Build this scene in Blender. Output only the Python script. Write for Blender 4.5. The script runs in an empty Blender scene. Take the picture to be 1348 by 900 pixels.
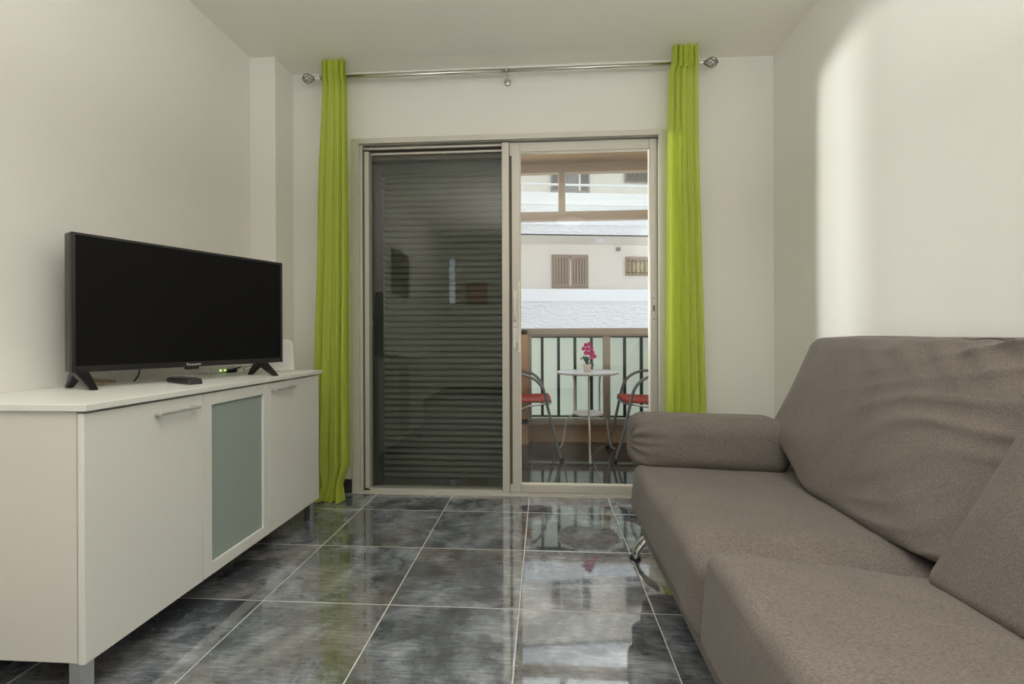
import bpy, bmesh, math, random
from mathutils import Vector, Matrix, noise
random.seed(7)
SC = bpy.context.scene
COL = SC.collection
PI = math.pi
V = Vector

# ------------------------------------------------------------------ materials
def new_mat(name):
    m = bpy.data.materials.new(name); m.use_nodes = True
    nt = m.node_tree
    return m, nt, nt.nodes['Principled BSDF'], nt.nodes['Material Output']

def N(nt, typ, **kw):
    n = nt.nodes.new(typ)
    for k, v in kw.items():
        if k in n.inputs: n.inputs[k].default_value = v
        else: setattr(n, k, v)
    return n

def simple(name, col, rough=.5, metal=0., bump=0., bscale=200., var=0., vscale=8., spec=.5, stretch=None, coat=0.):
    m, nt, b, out = new_mat(name)
    b.inputs['Base Color'].default_value = (*col, 1)
    b.inputs['Roughness'].default_value = rough
    b.inputs['Metallic'].default_value = metal
    b.inputs['Specular IOR Level'].default_value = spec
    b.inputs['Coat Weight'].default_value = coat
    if bump or var:
        tc = N(nt, 'ShaderNodeTexCoord')
        src = tc.outputs['Object']
        if stretch:
            mp = N(nt, 'ShaderNodeMapping'); mp.inputs['Scale'].default_value = stretch
            nt.links.new(src, mp.inputs['Vector']); src = mp.outputs['Vector']
    if var:
        n = N(nt, 'ShaderNodeTexNoise', Scale=vscale, Detail=5.)
        nt.links.new(src, n.inputs['Vector'])
        mx = N(nt, 'ShaderNodeMix', data_type='RGBA')
        mx.inputs['A'].default_value = (*[c * (1 - var) for c in col], 1)
        mx.inputs['B'].default_value = (*[min(1, c * (1 + var)) for c in col], 1)
        nt.links.new(n.outputs['Fac'], mx.inputs['Factor'])
        nt.links.new(mx.outputs['Result'], b.inputs['Base Color'])
    if bump:
        n2 = N(nt, 'ShaderNodeTexNoise', Scale=bscale, Detail=4.)
        nt.links.new(src, n2.inputs['Vector'])
        bp = N(nt, 'ShaderNodeBump', Strength=1.0, Distance=bump)
        nt.links.new(n2.outputs['Fac'], bp.inputs['Height'])
        nt.links.new(bp.outputs['Normal'], b.inputs['Normal'])
    return m

def floor_mat(name, x0, y0, w, tones, grout, ior, rough):
    m, nt, b, out = new_mat(name)
    L = nt.links.new
    tc = N(nt, 'ShaderNodeTexCoord')
    sp = N(nt, 'ShaderNodeSeparateXYZ'); L(tc.outputs['Object'], sp.inputs[0])
    def M(op, a, bb=None, c=None):
        n = N(nt, 'ShaderNodeMath', operation=op)
        for i, q in enumerate((a, bb, c)):
            if q is None: continue
            if isinstance(q, (int, float)): n.inputs[i].default_value = q
            else: L(q, n.inputs[i])
        return n.outputs[0]
    def axis(o, off):
        s = M('DIVIDE', M('SUBTRACT', o, off), w)
        fl = M('FLOOR', s); fr = M('SUBTRACT', s, fl)
        d = M('MULTIPLY', M('MINIMUM', fr, M('SUBTRACT', 1., fr)), w)
        return fl, d
    fx, dx = axis(sp.outputs['X'], x0); fy, dy = axis(sp.outputs['Y'], y0)
    d = M('MINIMUM', dx, dy)
    g = M('LESS_THAN', d, .0019)
    edge = N(nt, 'ShaderNodeMapRange'); L(d, edge.inputs['Value'])
    edge.inputs['From Min'].default_value = .0012; edge.inputs['From Max'].default_value = .0045
    wn = N(nt, 'ShaderNodeTexWhiteNoise', noise_dimensions='2D')
    cb = N(nt, 'ShaderNodeCombineXYZ'); L(fx, cb.inputs[0]); L(fy, cb.inputs[1]); L(cb.outputs[0], wn.inputs['Vector'])
    off = N(nt, 'ShaderNodeVectorMath', operation='SCALE'); L(wn.outputs['Color'], off.inputs[0]); off.inputs['Scale'].default_value = 9.
    ad = N(nt, 'ShaderNodeVectorMath', operation='ADD'); L(tc.outputs['Object'], ad.inputs[0]); L(off.outputs[0], ad.inputs[1])
    n1 = N(nt, 'ShaderNodeTexNoise', Scale=5.5, Detail=9., Roughness=.68, Distortion=.35); L(ad.outputs[0], n1.inputs['Vector'])
    r1 = N(nt, 'ShaderNodeValToRGB'); L(n1.outputs['Fac'], r1.inputs[0])
    el = r1.color_ramp.elements
    el[0].position = .34; el[0].color = (*tones[0], 1)
    el[1].position = .68; el[1].color = (*tones[2], 1)
    e = el.new(.5); e.color = (*tones[1], 1)
    n3 = N(nt, 'ShaderNodeTexNoise', Scale=2.8, Detail=4.); L(ad.outputs[0], n3.inputs['Vector'])
    r3 = N(nt, 'ShaderNodeValToRGB'); L(n3.outputs['Fac'], r3.inputs[0])
    r3.color_ramp.elements[0].position = .50; r3.color_ramp.elements[1].position = .68
    brn = N(nt, 'ShaderNodeMix', data_type='RGBA'); L(M('MULTIPLY', r3.outputs[0], .55), brn.inputs['Factor'])
    L(r1.outputs[0], brn.inputs['A']); brn.inputs['B'].default_value = (*tones[3], 1)
    # fine brushed streaks
    mp = N(nt, 'ShaderNodeMapping'); mp.inputs['Scale'].default_value = (14., 130., 1.); L(ad.outputs[0], mp.inputs['Vector'])
    mp.inputs['Rotation'].default_value = (0, 0, 1.35)
    n2 = N(nt, 'ShaderNodeTexNoise', Scale=1., Detail=4., Roughness=.7); L(mp.outputs[0], n2.inputs['Vector'])
    r2 = N(nt, 'ShaderNodeMapRange'); L(n2.outputs['Fac'], r2.inputs['Value'])
    r2.inputs['From Min'].default_value = .35; r2.inputs['From Max'].default_value = .7
    r2.inputs['To Min'].default_value = .55; r2.inputs['To Max'].default_value = 1.25
    st = N(nt, 'ShaderNodeVectorMath', operation='SCALE'); L(brn.outputs['Result'], st.inputs[0]); L(r2.outputs[0], st.inputs['Scale'])
    mx = N(nt, 'ShaderNodeMix', data_type='RGBA'); L(g, mx.inputs['Factor'])
    L(st.outputs[0], mx.inputs['A']); mx.inputs['B'].default_value = (*grout, 1)
    L(mx.outputs['Result'], b.inputs['Base Color'])
    b.inputs['IOR'].default_value = ior
    rr = M('ADD', M('MULTIPLY', g, .45), rough)
    L(rr, b.inputs['Roughness'])
    nb = N(nt, 'ShaderNodeTexNoise', Scale=7., Detail=2.); L(tc.outputs['Object'], nb.inputs['Vector'])
    hgt = M('ADD', M('MULTIPLY', nb.outputs['Fac'], .12), edge.outputs[0])
    bp = N(nt, 'ShaderNodeBump', Strength=.6, Distance=.0008); L(hgt, bp.inputs['Height'])
    L(bp.outputs['Normal'], b.inputs['Normal'])
    return m

def glass_mat(name, tint, extra, rough=0.):
    m, nt, b, out = new_mat(name)
    L = nt.links.new
    nt.nodes.remove(b)
    tr = N(nt, 'ShaderNodeBsdfTransparent'); tr.inputs[0].default_value = (*tint, 1)
    gl = N(nt, 'ShaderNodeBsdfGlossy'); gl.inputs['Roughness'].default_value = rough
    fr = N(nt, 'ShaderNodeFresnel')      # thin pane: the same reflectance from both faces, no inner total reflection
    ge = N(nt, 'ShaderNodeNewGeometry'); ir = N(nt, 'ShaderNodeMapRange'); L(ge.outputs['Backfacing'], ir.inputs['Value'])
    ir.inputs['To Min'].default_value = 1.5; ir.inputs['To Max'].default_value = 1 / 1.5; L(ir.outputs[0], fr.inputs['IOR'])
    mu = N(nt, 'ShaderNodeMath', operation='MULTIPLY'); L(fr.outputs[0], mu.inputs[0]); mu.inputs[1].default_value = extra
    mu.use_clamp = True
    mx = N(nt, 'ShaderNodeMixShader'); L(mu.outputs[0], mx.inputs[0]); L(tr.outputs[0], mx.inputs[1]); L(gl.outputs[0], mx.inputs[2])
    L(mx.outputs[0], out.inputs['Surface'])
    return m

def sheet_mat(name, col, transp, transl, weave=900., var=.08):
    """thin cloth / frosted sheet: diffuse + translucent + a little see-through"""
    m, nt, b, out = new_mat(name)
    L = nt.links.new
    nt.nodes.remove(b)
    tc = N(nt, 'ShaderNodeTexCoord')
    n = N(nt, 'ShaderNodeTexNoise', Scale=weave, Detail=2.); L(tc.outputs['Object'], n.inputs['Vector'])
    mx = N(nt, 'ShaderNodeMix', data_type='RGBA'); L(n.outputs['Fac'], mx.inputs['Factor'])
    mx.inputs['A'].default_value = (*[c * (1 - var) for c in col], 1)
    mx.inputs['B'].default_value = (*[min(1, c * (1 + var)) for c in col], 1)
    d = N(nt, 'ShaderNodeBsdfDiffuse'); t = N(nt, 'ShaderNodeBsdfTranslucent'); x = N(nt, 'ShaderNodeBsdfTransparent')
    L(mx.outputs['Result'], d.inputs[0]); L(mx.outputs['Result'], t.inputs[0])
    a = N(nt, 'ShaderNodeMixShader', Fac=transl); L(d.outputs[0], a.inputs[1]); L(t.outputs[0], a.inputs[2])
    c = N(nt, 'ShaderNodeMixShader', Fac=transp); L(a.outputs[0], c.inputs[1]); L(x.outputs[0], c.inputs[2])
    L(c.outputs[0], out.inputs['Surface'])
    return m

def fabric_mat(name, col):
    m, nt, b, out = new_mat(name)
    L = nt.links.new
    tc = N(nt, 'ShaderNodeTexCoord')
    mp = N(nt, 'ShaderNodeMapping'); mp.inputs['Scale'].default_value = (150, 400, 400); L(tc.outputs['Object'], mp.inputs[0])
    n1 = N(nt, 'ShaderNodeTexNoise', Scale=1., Detail=3., Roughness=.7); L(mp.outputs[0], n1.inputs['Vector'])
    n2 = N(nt, 'ShaderNodeTexNoise', Scale=9., Detail=5.); L(tc.outputs['Object'], n2.inputs['Vector'])
    r = N(nt, 'ShaderNodeMapRange'); L(n1.outputs['Fac'], r.inputs['Value'])
    r.inputs['From Min'].default_value = .3; r.inputs['From Max'].default_value = .7
    r.inputs['To Min'].default_value = .62; r.inputs['To Max'].default_value = 1.42
    r2 = N(nt, 'ShaderNodeMapRange'); L(n2.outputs['Fac'], r2.inputs['Value'])
    r2.inputs['To Min'].default_value = .85; r2.inputs['To Max'].default_value = 1.15
    mu = N(nt, 'ShaderNodeMath', operation='MULTIPLY'); L(r.outputs[0], mu.inputs[0]); L(r2.outputs[0], mu.inputs[1])
    sc = N(nt, 'ShaderNodeVectorMath', operation='SCALE'); sc.inputs[0].default_value = col; L(mu.outputs[0], sc.inputs['Scale'])
    L(sc.outputs[0], b.inputs['Base Color'])
    b.inputs['Roughness'].default_value = .95
    b.inputs['Specular IOR Level'].default_value = .15
    b.inputs['Sheen Weight'].default_value = .12
    bp = N(nt, 'ShaderNodeBump', Strength=.35, Distance=.0004); L(n1.outputs['Fac'], bp.inputs['Height'])
    L(bp.outputs['Normal'], b.inputs['Normal'])
    return m

MT = dict(
    wall=simple('white_plaster', (.80, .785, .75), .75, bump=.0006, bscale=120, var=.02, vscale=3),
    ceil=simple('ceiling_plaster', (.86, .835, .765), .8, bump=.0004, bscale=90, var=.02, vscale=2),
    floor=floor_mat('polished_slate_tile', -.986, 1.6225, .45,
                    [(.035, .042, .050), (.165, .185, .205), (.42, .45, .49), (.24, .20, .165)], (.66, .64, .60), 3.0, .04),
    bfloor=floor_mat('balcony_tile', -.986, 1.6225, .45,
                     [(.03, .032, .036), (.06, .062, .066), (.11, .11, .115), (.08, .075, .07)], (.14, .14, .14), 1.7, .06),
    skirt=simple('dark_skirting_tile', (.035, .036, .037), .15, var=.3, vscale=20),
    alu=simple('champagne_aluminium', (.60, .575, .525), .42, metal=.35, bump=.0001, bscale=300),
    alu_dark=simple('grey_gasket_and_gap_shade', (.10, .09, .07), .5),
    bronze=simple('bronze_aluminium', (.30, .205, .115), .42, metal=.3),
    bronze_grey=simple('weathered_bronze_frame', (.42, .36, .30), .4, metal=.4),
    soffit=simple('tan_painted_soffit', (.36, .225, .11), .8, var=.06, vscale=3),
    tan=simple('tan_balcony_wall', (.56, .36, .23), .7, var=.12, vscale=12),
    glass=glass_mat('clear_glass', (.96, .98, .97), 1.25),
    glass_dark=glass_mat('door_glass', (.86, .88, .86), 1.05),
    shutter=simple('dark_shutter_paint', (.098, .106, .082), .5, var=.1, vscale=60),
    shutter_guide=simple('dark_guide_paint', (.06, .066, .055), .5),
    curtain=sheet_mat('lime_voile', (.66, .75, .14), .10, .52),
    steel=simple('brushed_steel', (.62, .60, .56), .28, metal=1., bump=.00005, bscale=400),
    dark_metal=simple('antique_silver', (.30, .29, .27), .25, metal=1.),
    handle=simple('satin_nickel_handle', (.62, .61, .59), .42, metal=.6),
    chrome=simple('chrome', (.85, .85, .85), .08, metal=1.),
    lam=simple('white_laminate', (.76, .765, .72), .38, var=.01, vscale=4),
    lam_shaded=simple('white_laminate_shaded', (.70, .67, .62), .45, var=.01, vscale=4),  # same laminate, the side's shade put into a darker colour
    gap=simple('dark_cabinet_carcass', (.20, .18, .15), .8),
    legmetal=simple('satin_leg_metal', (.55, .57, .58), .3, metal=.9),
    tvblack=simple('black_tv_plastic', (.012, .012, .012), .28),
    tvscreen=simple('black_tv_screen', (.004, .004, .0045), .5, spec=.12),
    logo=simple('silver_lettering', (.7, .7, .7), .4),
    rubber=simple('black_plastic', (.014, .014, .014), .4),
    key=simple('dark_grey_key', (.06, .06, .065), .5),
    white_pl=simple('white_plastic', (.80, .79, .76), .3),
    sofa=fabric_mat('grey_brown_weave', (.160, .139, .124)),
    tube=simple('grey_powder_tube', (.23, .24, .245), .35, metal=.5),
    red=simple('red_seat_textile', (.55, .075, .05), .7, bump=.001, bscale=150, var=.15, vscale=60),
    tabwhite=simple('white_table_enamel', (.90, .91, .93), .35),
    tableg=simple('cream_table_tube', (.62, .58, .50), .35, metal=.2),
    pot=simple('blush_ceramic_pot', (.72, .62, .55), .4),
    leaf=simple('dark_green_leaf', (.02, .07, .035), .4),
    petal=simple('magenta_petal', (.62, .012, .20), .6, var=.2, vscale=60),
    rail=simple('dark_green_railing', (.018, .045, .038), .4),
    frost=sheet_mat('frosted_sheet', (.72, .76, .70), .0, .62, weave=30., var=.02),
    facade=simple('white_facade', (.90, .86, .81), .9, bump=.004, bscale=30, var=.02, vscale=1),
    stucco=simple('rough_white_stucco', (.78, .79, .82), .9, bump=.05, bscale=9, var=.03, vscale=10, stretch=(1, 1, 3)),
    facade_trim=simple('smooth_white_band', (.80, .81, .84), .8),
    shutter_tan=simple('taupe_timber_shutter', (.36, .28, .23), .6, var=.12, vscale=20),
    shutter_gry=simple('grey_shutter', (.26, .26, .29), .6, var=.1, vscale=20),
    dark_open=simple('dark_window_opening', (.05, .05, .055), .3),
    yellow_blind=simple('cream_blind', (.75, .62, .36), .8),
    grille=simple('brown_iron_grille', (.14, .11, .08), .6),
    cream=simple('cream_door_edge', (.86, .82, .68), .6),
    wood_dark=simple('dark_picture_frame', (.05, .04, .03), .5),
    art_red=simple('red_print', (.45, .09, .07), .8, var=.7, vscale=14),
    art_dark=simple('brown_print', (.14, .10, .08), .8, var=.7, vscale=9),
    street=simple('asphalt', (.12, .12, .12), .9),
    earth=simple('building_render', (.62, .58, .52), .9),
)
m, nt, b, o_ = new_mat('frosted_cabinet_glass')
b.inputs['Base Color'].default_value = (.45, .52, .475, 1); b.inputs['Roughness'].default_value = .3
tr_ = N(nt, 'ShaderNodeBsdfTransparent'); tr_.inputs[0].default_value = (.8, .9, .86, 1)
mx_ = N(nt, 'ShaderNodeMixShader', Fac=.30); nt.links.new(b.outputs[0], mx_.inputs[1]); nt.links.new(tr_.outputs[0], mx_.inputs[2])
nt.links.new(mx_.outputs[0], o_.inputs['Surface'])
MT['cabglass'] = m
m, nt, b, o_ = new_mat('green_led')
b.inputs['Emission Color'].default_value = (.45, 1, .15, 1); b.inputs['Emission Strength'].default_value = 2.5
MT['led'] = m
m, nt, b, o_ = new_mat('fill_lamp_glow')
b.inputs['Emission Color'].default_value = (1, .93, .82, 1); b.inputs['Emission Strength'].default_value = .8  # glow of the added lamp behind the camera
MT['fill_glow'] = m

# ------------------------------------------------------------------ mesh helpers
def link(o, parent=None):
    COL.objects.link(o)
    if parent is not None:
        o.parent = parent
        if not parent.get('_local'):
            q = parent; off = V((0, 0, 0))
            while q is not None:
                off = off + q.location; q = q.parent
            o.location = o.location - off
    return o

def obj(name, bm, mat, parent=None, smooth=False, kind=None, bevel=0., bseg=2):
    me = bpy.data.meshes.new(name)
    bmesh.ops.recalc_face_normals(bm, faces=bm.faces)
    bm.to_mesh(me); bm.free()
    if isinstance(mat, (list, tuple)):
        for q in mat: me.materials.append(q)
    else: me.materials.append(mat)
    if smooth:
        for p in me.polygons: p.use_smooth = True
    o = bpy.data.objects.new(name, me)
    link(o, parent)
    if bevel:
        md = o.modifiers.new('edge', 'BEVEL'); md.width = bevel; md.segments = bseg; md.limit_method = 'ANGLE'; md.angle_limit = .6
    if kind: o['kind'] = kind
    return o

def empty(name, loc, label=None, cat=None, group=None, kind=None, rz=0., local=False):
    o = bpy.data.objects.new(name, None); COL.objects.link(o)
    o.location = loc; o.rotation_euler = (0, 0, rz); o.empty_display_size = .1
    if label: o['label'] = label
    if cat: o['category'] = cat
    if group: o['group'] = group
    if kind: o['kind'] = kind
    if local: o['_local'] = 1
    return o

def tag(o, label, cat, group=None):
    o['label'] = label; o['category'] = cat
    if group: o['group'] = group
    return o

def BM(): return bmesh.new()

def box(bm, x0, x1, y0, y1, z0, z1, mi=0):
    vs = [bm.verts.new(p) for p in ((x0, y0, z0), (x1, y0, z0), (x1, y1, z0), (x0, y1, z0), (x0, y0, z1), (x1, y0, z1), (x1, y1, z1), (x0, y1, z1))]
    for f in ((0, 3, 2, 1), (4, 5, 6, 7), (0, 1, 5, 4), (1, 2, 6, 5), (2, 3, 7, 6), (3, 0, 4, 7)):
        bm.faces.new([vs[i] for i in f]).material_index = mi
    return vs

def bx(*a):
    bm = BM(); box(bm, *a); return bm

def smooth_path(pts, n=8):
    P = [V(p) for p in pts]
    if len(P) < 3: return P
    out = []
    for i in range(len(P) - 1):
        p0 = P[i - 1] if i else P[0] * 2 - P[1]
        p1, p2 = P[i], P[i + 1]
        p3 = P[i + 2] if i + 2 < len(P) else P[-1] * 2 - P[-2]
        for k in range(n):
            t = k / n
            out.append(.5 * ((2 * p1) + (p2 - p0) * t + (2 * p0 - 5 * p1 + 4 * p2 - p3) * t * t + (3 * p1 - p0 - 3 * p2 + p3) * t ** 3))
    out.append(P[-1])
    return out

def tube(bm, pts, r, seg=10, smooth=0, radii=None, sx=1., sy=1.):
    P = smooth_path(pts, smooth) if smooth else [V(p) for p in pts]
    n = len(P); rings = []; prev = None
    for i, p in enumerate(P):
        t = (P[min(i + 1, n - 1)] - P[max(i - 1, 0)]).normalized()
        if prev is None:
            a = V((0, 0, 1)) if abs(t.z) < .9 else V((1, 0, 0))
            u = t.cross(a).normalized()
        else:
            u = (prev - t * prev.dot(t)).normalized()
        prev = u; w = t.cross(u)
        rr = r if radii is None else radii[min(int(i * len(radii) / n), len(radii) - 1)]
        rings.append([bm.verts.new(p + (u * math.cos(2 * PI * k / seg) * sx + w * math.sin(2 * PI * k / seg) * sy) * rr) for k in range(seg)])
    for a, bb in zip(rings, rings[1:]):
        for k in range(seg):
            bm.faces.new((a[k], a[(k + 1) % seg], bb[(k + 1) % seg], bb[k]))
    bm.faces.new(rings[0][::-1]); bm.faces.new(rings[-1])

def lathe(bm, prof, c=(0, 0, 0), seg=32, axis='z', close=True):
    rings = []
    for r, h in prof:
        ring = []
        for k in range(seg):
            a = 2 * PI * k / seg
            p = (r * math.cos(a), r * math.sin(a), h)
            if axis == 'x': p = (h, r * math.cos(a), r * math.sin(a))
            if axis == 'y': p = (r * math.cos(a), h, r * math.sin(a))
            ring.append(bm.verts.new(V(c) + V(p)))
        rings.append(ring)
    for a, bb in zip(rings, rings[1:]):
        for k in range(seg):
            bm.faces.new((a[k], a[(k + 1) % seg], bb[(k + 1) % seg], bb[k]))
    if close:
        bm.faces.new(rings[0][::-1]); bm.faces.new(rings[-1])

def frame_yz(bm, x0, x1, y0, y1, z0, z1, w):      # frame in a plane of constant x
    box(bm, x0, x1, y0, y0 + w, z0, z1); box(bm, x0, x1, y1 - w, y1, z0, z1)
    box(bm, x0, x1, y0 + w, y1 - w, z0, z0 + w); box(bm, x0, x1, y0 + w, y1 - w, z1 - w, z1)

def frame_xz(bm, x0, x1, y0, y1, z0, z1, wl, wr=None, wb=None, wt=None):
    wr = wl if wr is None else wr; wb = wl if wb is None else wb; wt = wl if wt is None else wt
    box(bm, x0, x0 + wl, y0, y1, z0, z1); box(bm, x1 - wr, x1, y0, y1, z0, z1)
    box(bm, x0 + wl, x1 - wr, y0, y1, z0, z0 + wb); box(bm, x0 + wl, x1 - wr, y0, y1, z1 - wt, z1)

def cushion(C, r=.06, n=36, bulge=(0, 0, 0), fn=None, dens=1.6):
    """rounded box mapped on 8 corners C[(ix,iy,iz)]; fn(u,v,w,pos,normal)->pos"""
    g = [math.sin((2 * i / n - 1) * PI / 2 * .88) / math.sin(PI / 2 * .88) for i in range(n + 1)]
    size = V(((C[1, 0, 0] - C[0, 0, 0]).length / 2, (C[0, 1, 0] - C[0, 0, 0]).length / 2, (C[0, 0, 1] - C[0, 0, 0]).length / 2))
    bm = BM(); cache = {}
    def tri(q):
        a, bb, c = [(t + 1) / 2 for t in q]
        p = V((0, 0, 0))
        for i in (0, 1):
            for j in (0, 1):
                for k in (0, 1):
                    p += C[i, j, k] * ((a if i else 1 - a) * (bb if j else 1 - bb) * (c if k else 1 - c))
        return p
    ctr = tri((0, 0, 0))
    def vert(q):
        key = tuple(round(t, 5) for t in q)
        if key in cache: return cache[key]
        P = V([q[i] * size[i] for i in range(3)])
        inner = V([max(-(size[i] - r), min(size[i] - r, P[i])) for i in range(3)])
        d = P - inner
        if d.length > 1e-9: d.normalize()
        rp = inner + d * r
        k = [rp[i] / size[i] for i in range(3)]
        bl = [(1 - abs(k[(i + 1) % 3]) ** 2.2) * (1 - abs(k[(i + 2) % 3]) ** 2.2) for i in range(3)]
        kk = [k[i] * (1 + bulge[i] * max(0, bl[i])) for i in range(3)]
        pos = tri(kk)
        if fn: pos = fn(k[0], k[1], k[2], pos, (pos - ctr).normalized())
        v = bm.verts.new(pos); cache[key] = v
        return v
    for ax in range(3):
        for s in (-1, 1):
            for i in range(n):
                for j in range(n):
                    q = []
                    for (a, bb) in ((i, j), (i + 1, j), (i + 1, j + 1), (i, j + 1)):
                        t = [0, 0, 0]; t[ax] = s; t[(ax + 1) % 3] = g[a]; t[(ax + 2) % 3] = g[bb]
                        q.append(vert(t))
                    try: bm.faces.new(q)
                    except ValueError: pass
    return bm

def copy_tree(o, parent=None):
    c = o.copy(); COL.objects.link(c)
    if parent is not None: c.parent = parent
    for ch in list(o.children): copy_tree(ch, c)
    return c

# ------------------------------------------------------------------ room
XL, XR, YN, YF, H = -1.657, 1.30, -2.40, 2.80, 2.51
DX0, DX1, DZ = -1.105, .672, 2.085         # door opening
obj('floor', bx(XL - .2, XR + .2, YN - .2, 3.0, -.12, 0), MT['floor'], kind='structure')
obj('ceiling', bx(XL - .2, XR + .2, YN - .2, 3.02, H, H + .2), MT['ceil'], kind='structure')
obj('wall_left', bx(XL - .2, XL, YN - .2, 3.0, 0, H), MT['wall'], kind='structure')
obj('wall_right', bx(XR, XR + .2, YN - .2, 3.0, 0, H), MT['wall'], kind='structure')
bm = BM()
box(bm, XL, DX0, YF, 3.0, 0, H); box(bm, DX1, XR, YF, 3.0, 0, H); box(bm, DX0, DX1, YF, 3.0, DZ, H)
obj('wall_far', bm, MT['wall'], kind='structure')
obj('wall_corner', bx(XL, -1.505, 2.605, YF, 0, H), MT['wall'], kind='structure', bevel=.004)
bm = BM()
wx0, wx1, wz0, wz1 = -1.64, -1.50, 1.50, 2.30
box(bm, XL, wx0, YN - .2, YN, 0, H); box(bm, wx1, XR, YN - .2, YN, 0, H)
box(bm, wx0, wx1, YN - .2, YN, 0, wz0); box(bm, wx0, wx1, YN - .2, YN, wz1, H)
obj('wall_near', bm, MT['wall'], kind='structure')
w = empty('window_1', ((wx0 + wx1) / 2, YN - .1, wz0), kind='structure')
bm = BM(); frame_xz(bm, wx0, wx1, YN - .12, YN - .07, wz0, wz1, .015); box(bm, wx0, wx1, YN - .12, YN - .07, 1.89, 1.905)
obj('window_frame', bm, MT['white_pl'], w)
obj('pane', bx(wx0 + .015, wx1 - .015, YN - .10, YN - .095, wz0 + .015, wz1 - .015), MT['glass'], w)
# skirting tiles
sk = .078
obj('baseboard_left', bx(XL, XL + .012, YN + .012, 2.605, 0, sk), MT['skirt'], kind='structure')
obj('baseboard_right', bx(XR - .012, XR, YN + .012, YF - .012, 0, sk), MT['skirt'], kind='structure')
bm = BM(); box(bm, -1.505, -1.14, YF - .012, YF, 0, sk); box(bm, .715, XR, YF - .012, YF, 0, sk)
box(bm, XL + .012, -1.505, 2.593, 2.605, 0, sk)
obj('baseboard_far', bm, MT['skirt'], kind='structure')
obj('baseboard_near', bx(XL, XR, YN, YN + .012, 0, sk), MT['skirt'], kind='structure')

# ------------------------------------------------------------------ sliding door
d = empty('door_1', (-.2, 2.83, 0), kind='structure')
bm = BM()      # casing on the wall face
frame_xz(bm, -1.137, .703, 2.772, 2.80, 0, 2.103, .047, .047, 0.0001, .030)
obj('casing', bm, MT['alu'], d, bevel=.003)
bm = BM()      # outer frame set in the opening with tracks
frame_xz(bm, -1.09, .672, 2.79, 2.985, 0, 2.0835, .014, .014, .0001, .012)
box(bm, -1.066, -1.040, 2.80, 2.86, .012, 2.035)
for z0, y in ((2.052, 2.815), (2.030, 2.845)):
    box(bm, -1.076, -.235, y, y + .012, z0, z0 + .012)
box(bm, -1.076, .658, 2.79, 2.985, 0.0001, .012)
box(bm, -1.076, -.235, 2.800, 2.816, .012, .026)
obj('track_frame', bm, MT['alu'], d, bevel=.002)
obj('gap_shade_strip', bx(-1.076, -1.0665, 2.8, 2.85, .012, 2.05), MT['alu_dark'], d)  # solid dark strip, the recess's shade put into its colour
obj('head_channel', bx(-1.076, -.235, 2.86, 2.985, 1.999, 2.071), MT['alu_dark'], d)
# fixed leaf
fl = obj('fixed_leaf', bx(-.2425, -.1995, 2.797, 2.865, .0125, 2.066), MT['alu'], d, bevel=.003)
obj('glass_pane', bx(-1.040, -.242, 2.842, 2.848, .026, 2.012), MT['glass_dark'], d)
# sliding leaf
bm = BM()
frame_xz(bm, -.199, .658, 2.812, 2.846, .0125, 2.0685, .062, .044, .046, .058)
sl = obj('sliding_leaf', bm, MT['alu'], d, bevel=.003)
bm = BM(); frame_xz(bm, -.137, .614, 2.818, 2.842, .0585, 2.0105, .0045)
obj('glazing_bead', bm, MT['cream'], sl)
obj('glass_pane', bx(-.1325, .6095, 2.827, 2.832, .063, 2.006), MT['glass'], sl)
obj('stile_groove', bx(-.199, -.184, 2.8105, 2.812, .06, 1.99), MT['alu_dark'], sl)
# handle on the stile
bm = BM()
box(bm, -.176, -.150, 2.802, 2.812, .89, 1.20)
tube(bm, [(-.166, 2.80, 1.15), (-.166, 2.775, 1.13), (-.166, 2.772, 1.04), (-.166, 2.80, 1.02)], .008, 8, 6)
box(bm, -.178, -.152, 2.792, 2.803, .985, 1.005)
box(bm, -.176, -.162, 2.79, 2.803, .86, .975)
obj('door_handle', bm, MT['white_pl'], sl, bevel=.002)
bm = BM(); box(bm, -.148, -.137, 2.806, 2.812, .835, 1.25)
obj('lock_strip', bm, MT['cream'], sl)
bm = BM(); box(bm, .628, .642, 2.8095, 2.812, 1.00, 1.17)
lk = obj('strike_plate', bm, MT['steel'], sl)
bm = BM()
for z in (1.025, 1.145): lathe(bm, [(.004, 0), (.004, -.002)], (.635, 2.8095, z), 10, 'y')
box(bm, .630, .640, 2.8085, 2.8095, 1.07, 1.105)
obj('screw', bm, MT['alu_dark'], lk)
bm = BM(); lathe(bm, [(.006, 0), (.006, -.006), (.003, -.008)], (-1.033, 2.842, 1.01), 12, 'y'); obj('door_bolt', bm, MT['chrome'], d)

# ------------------------------------------------------------------ roller shutter outside the left pane
s = empty('roller_shutter', (-.63, 2.93, .02), 'dark grey-green slatted roller shutter lowered behind the left glass pane of the balcony door', 'roller shutter')
bm = BM()
pitch = .0372; z = .055; first = True
sec = [(.008, 0), (-.008, .0035), (-.0125, .009), (-.0115, .017), (-.0075, .026), (-.001, .0325), (.008, .0345), (.008, pitch)]
zz = z; cols = []
while zz < 1.945:
    for yy, dz in sec[:-1]:
        cols.append((2.925 + yy, zz + dz))
    zz += pitch
x0, x1 = -.992, -.216
a = [bm.verts.new((x0, y, q)) for y, q in cols]; bb = [bm.verts.new((x1, y, q)) for y, q in cols]
for i in range(len(cols) - 1): bm.faces.new((a[i], a[i + 1], bb[i + 1], bb[i]))
so = obj('slat_curtain', bm, MT['shutter'], s)
md = so.modifiers.new('thick', 'SOLIDIFY'); md.thickness = .006; md.offset = -1
obj('head_plate', bx(x0, x1, 2.903, 2.945, 1.936, 1.9985), MT['shutter_guide'], s)
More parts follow.
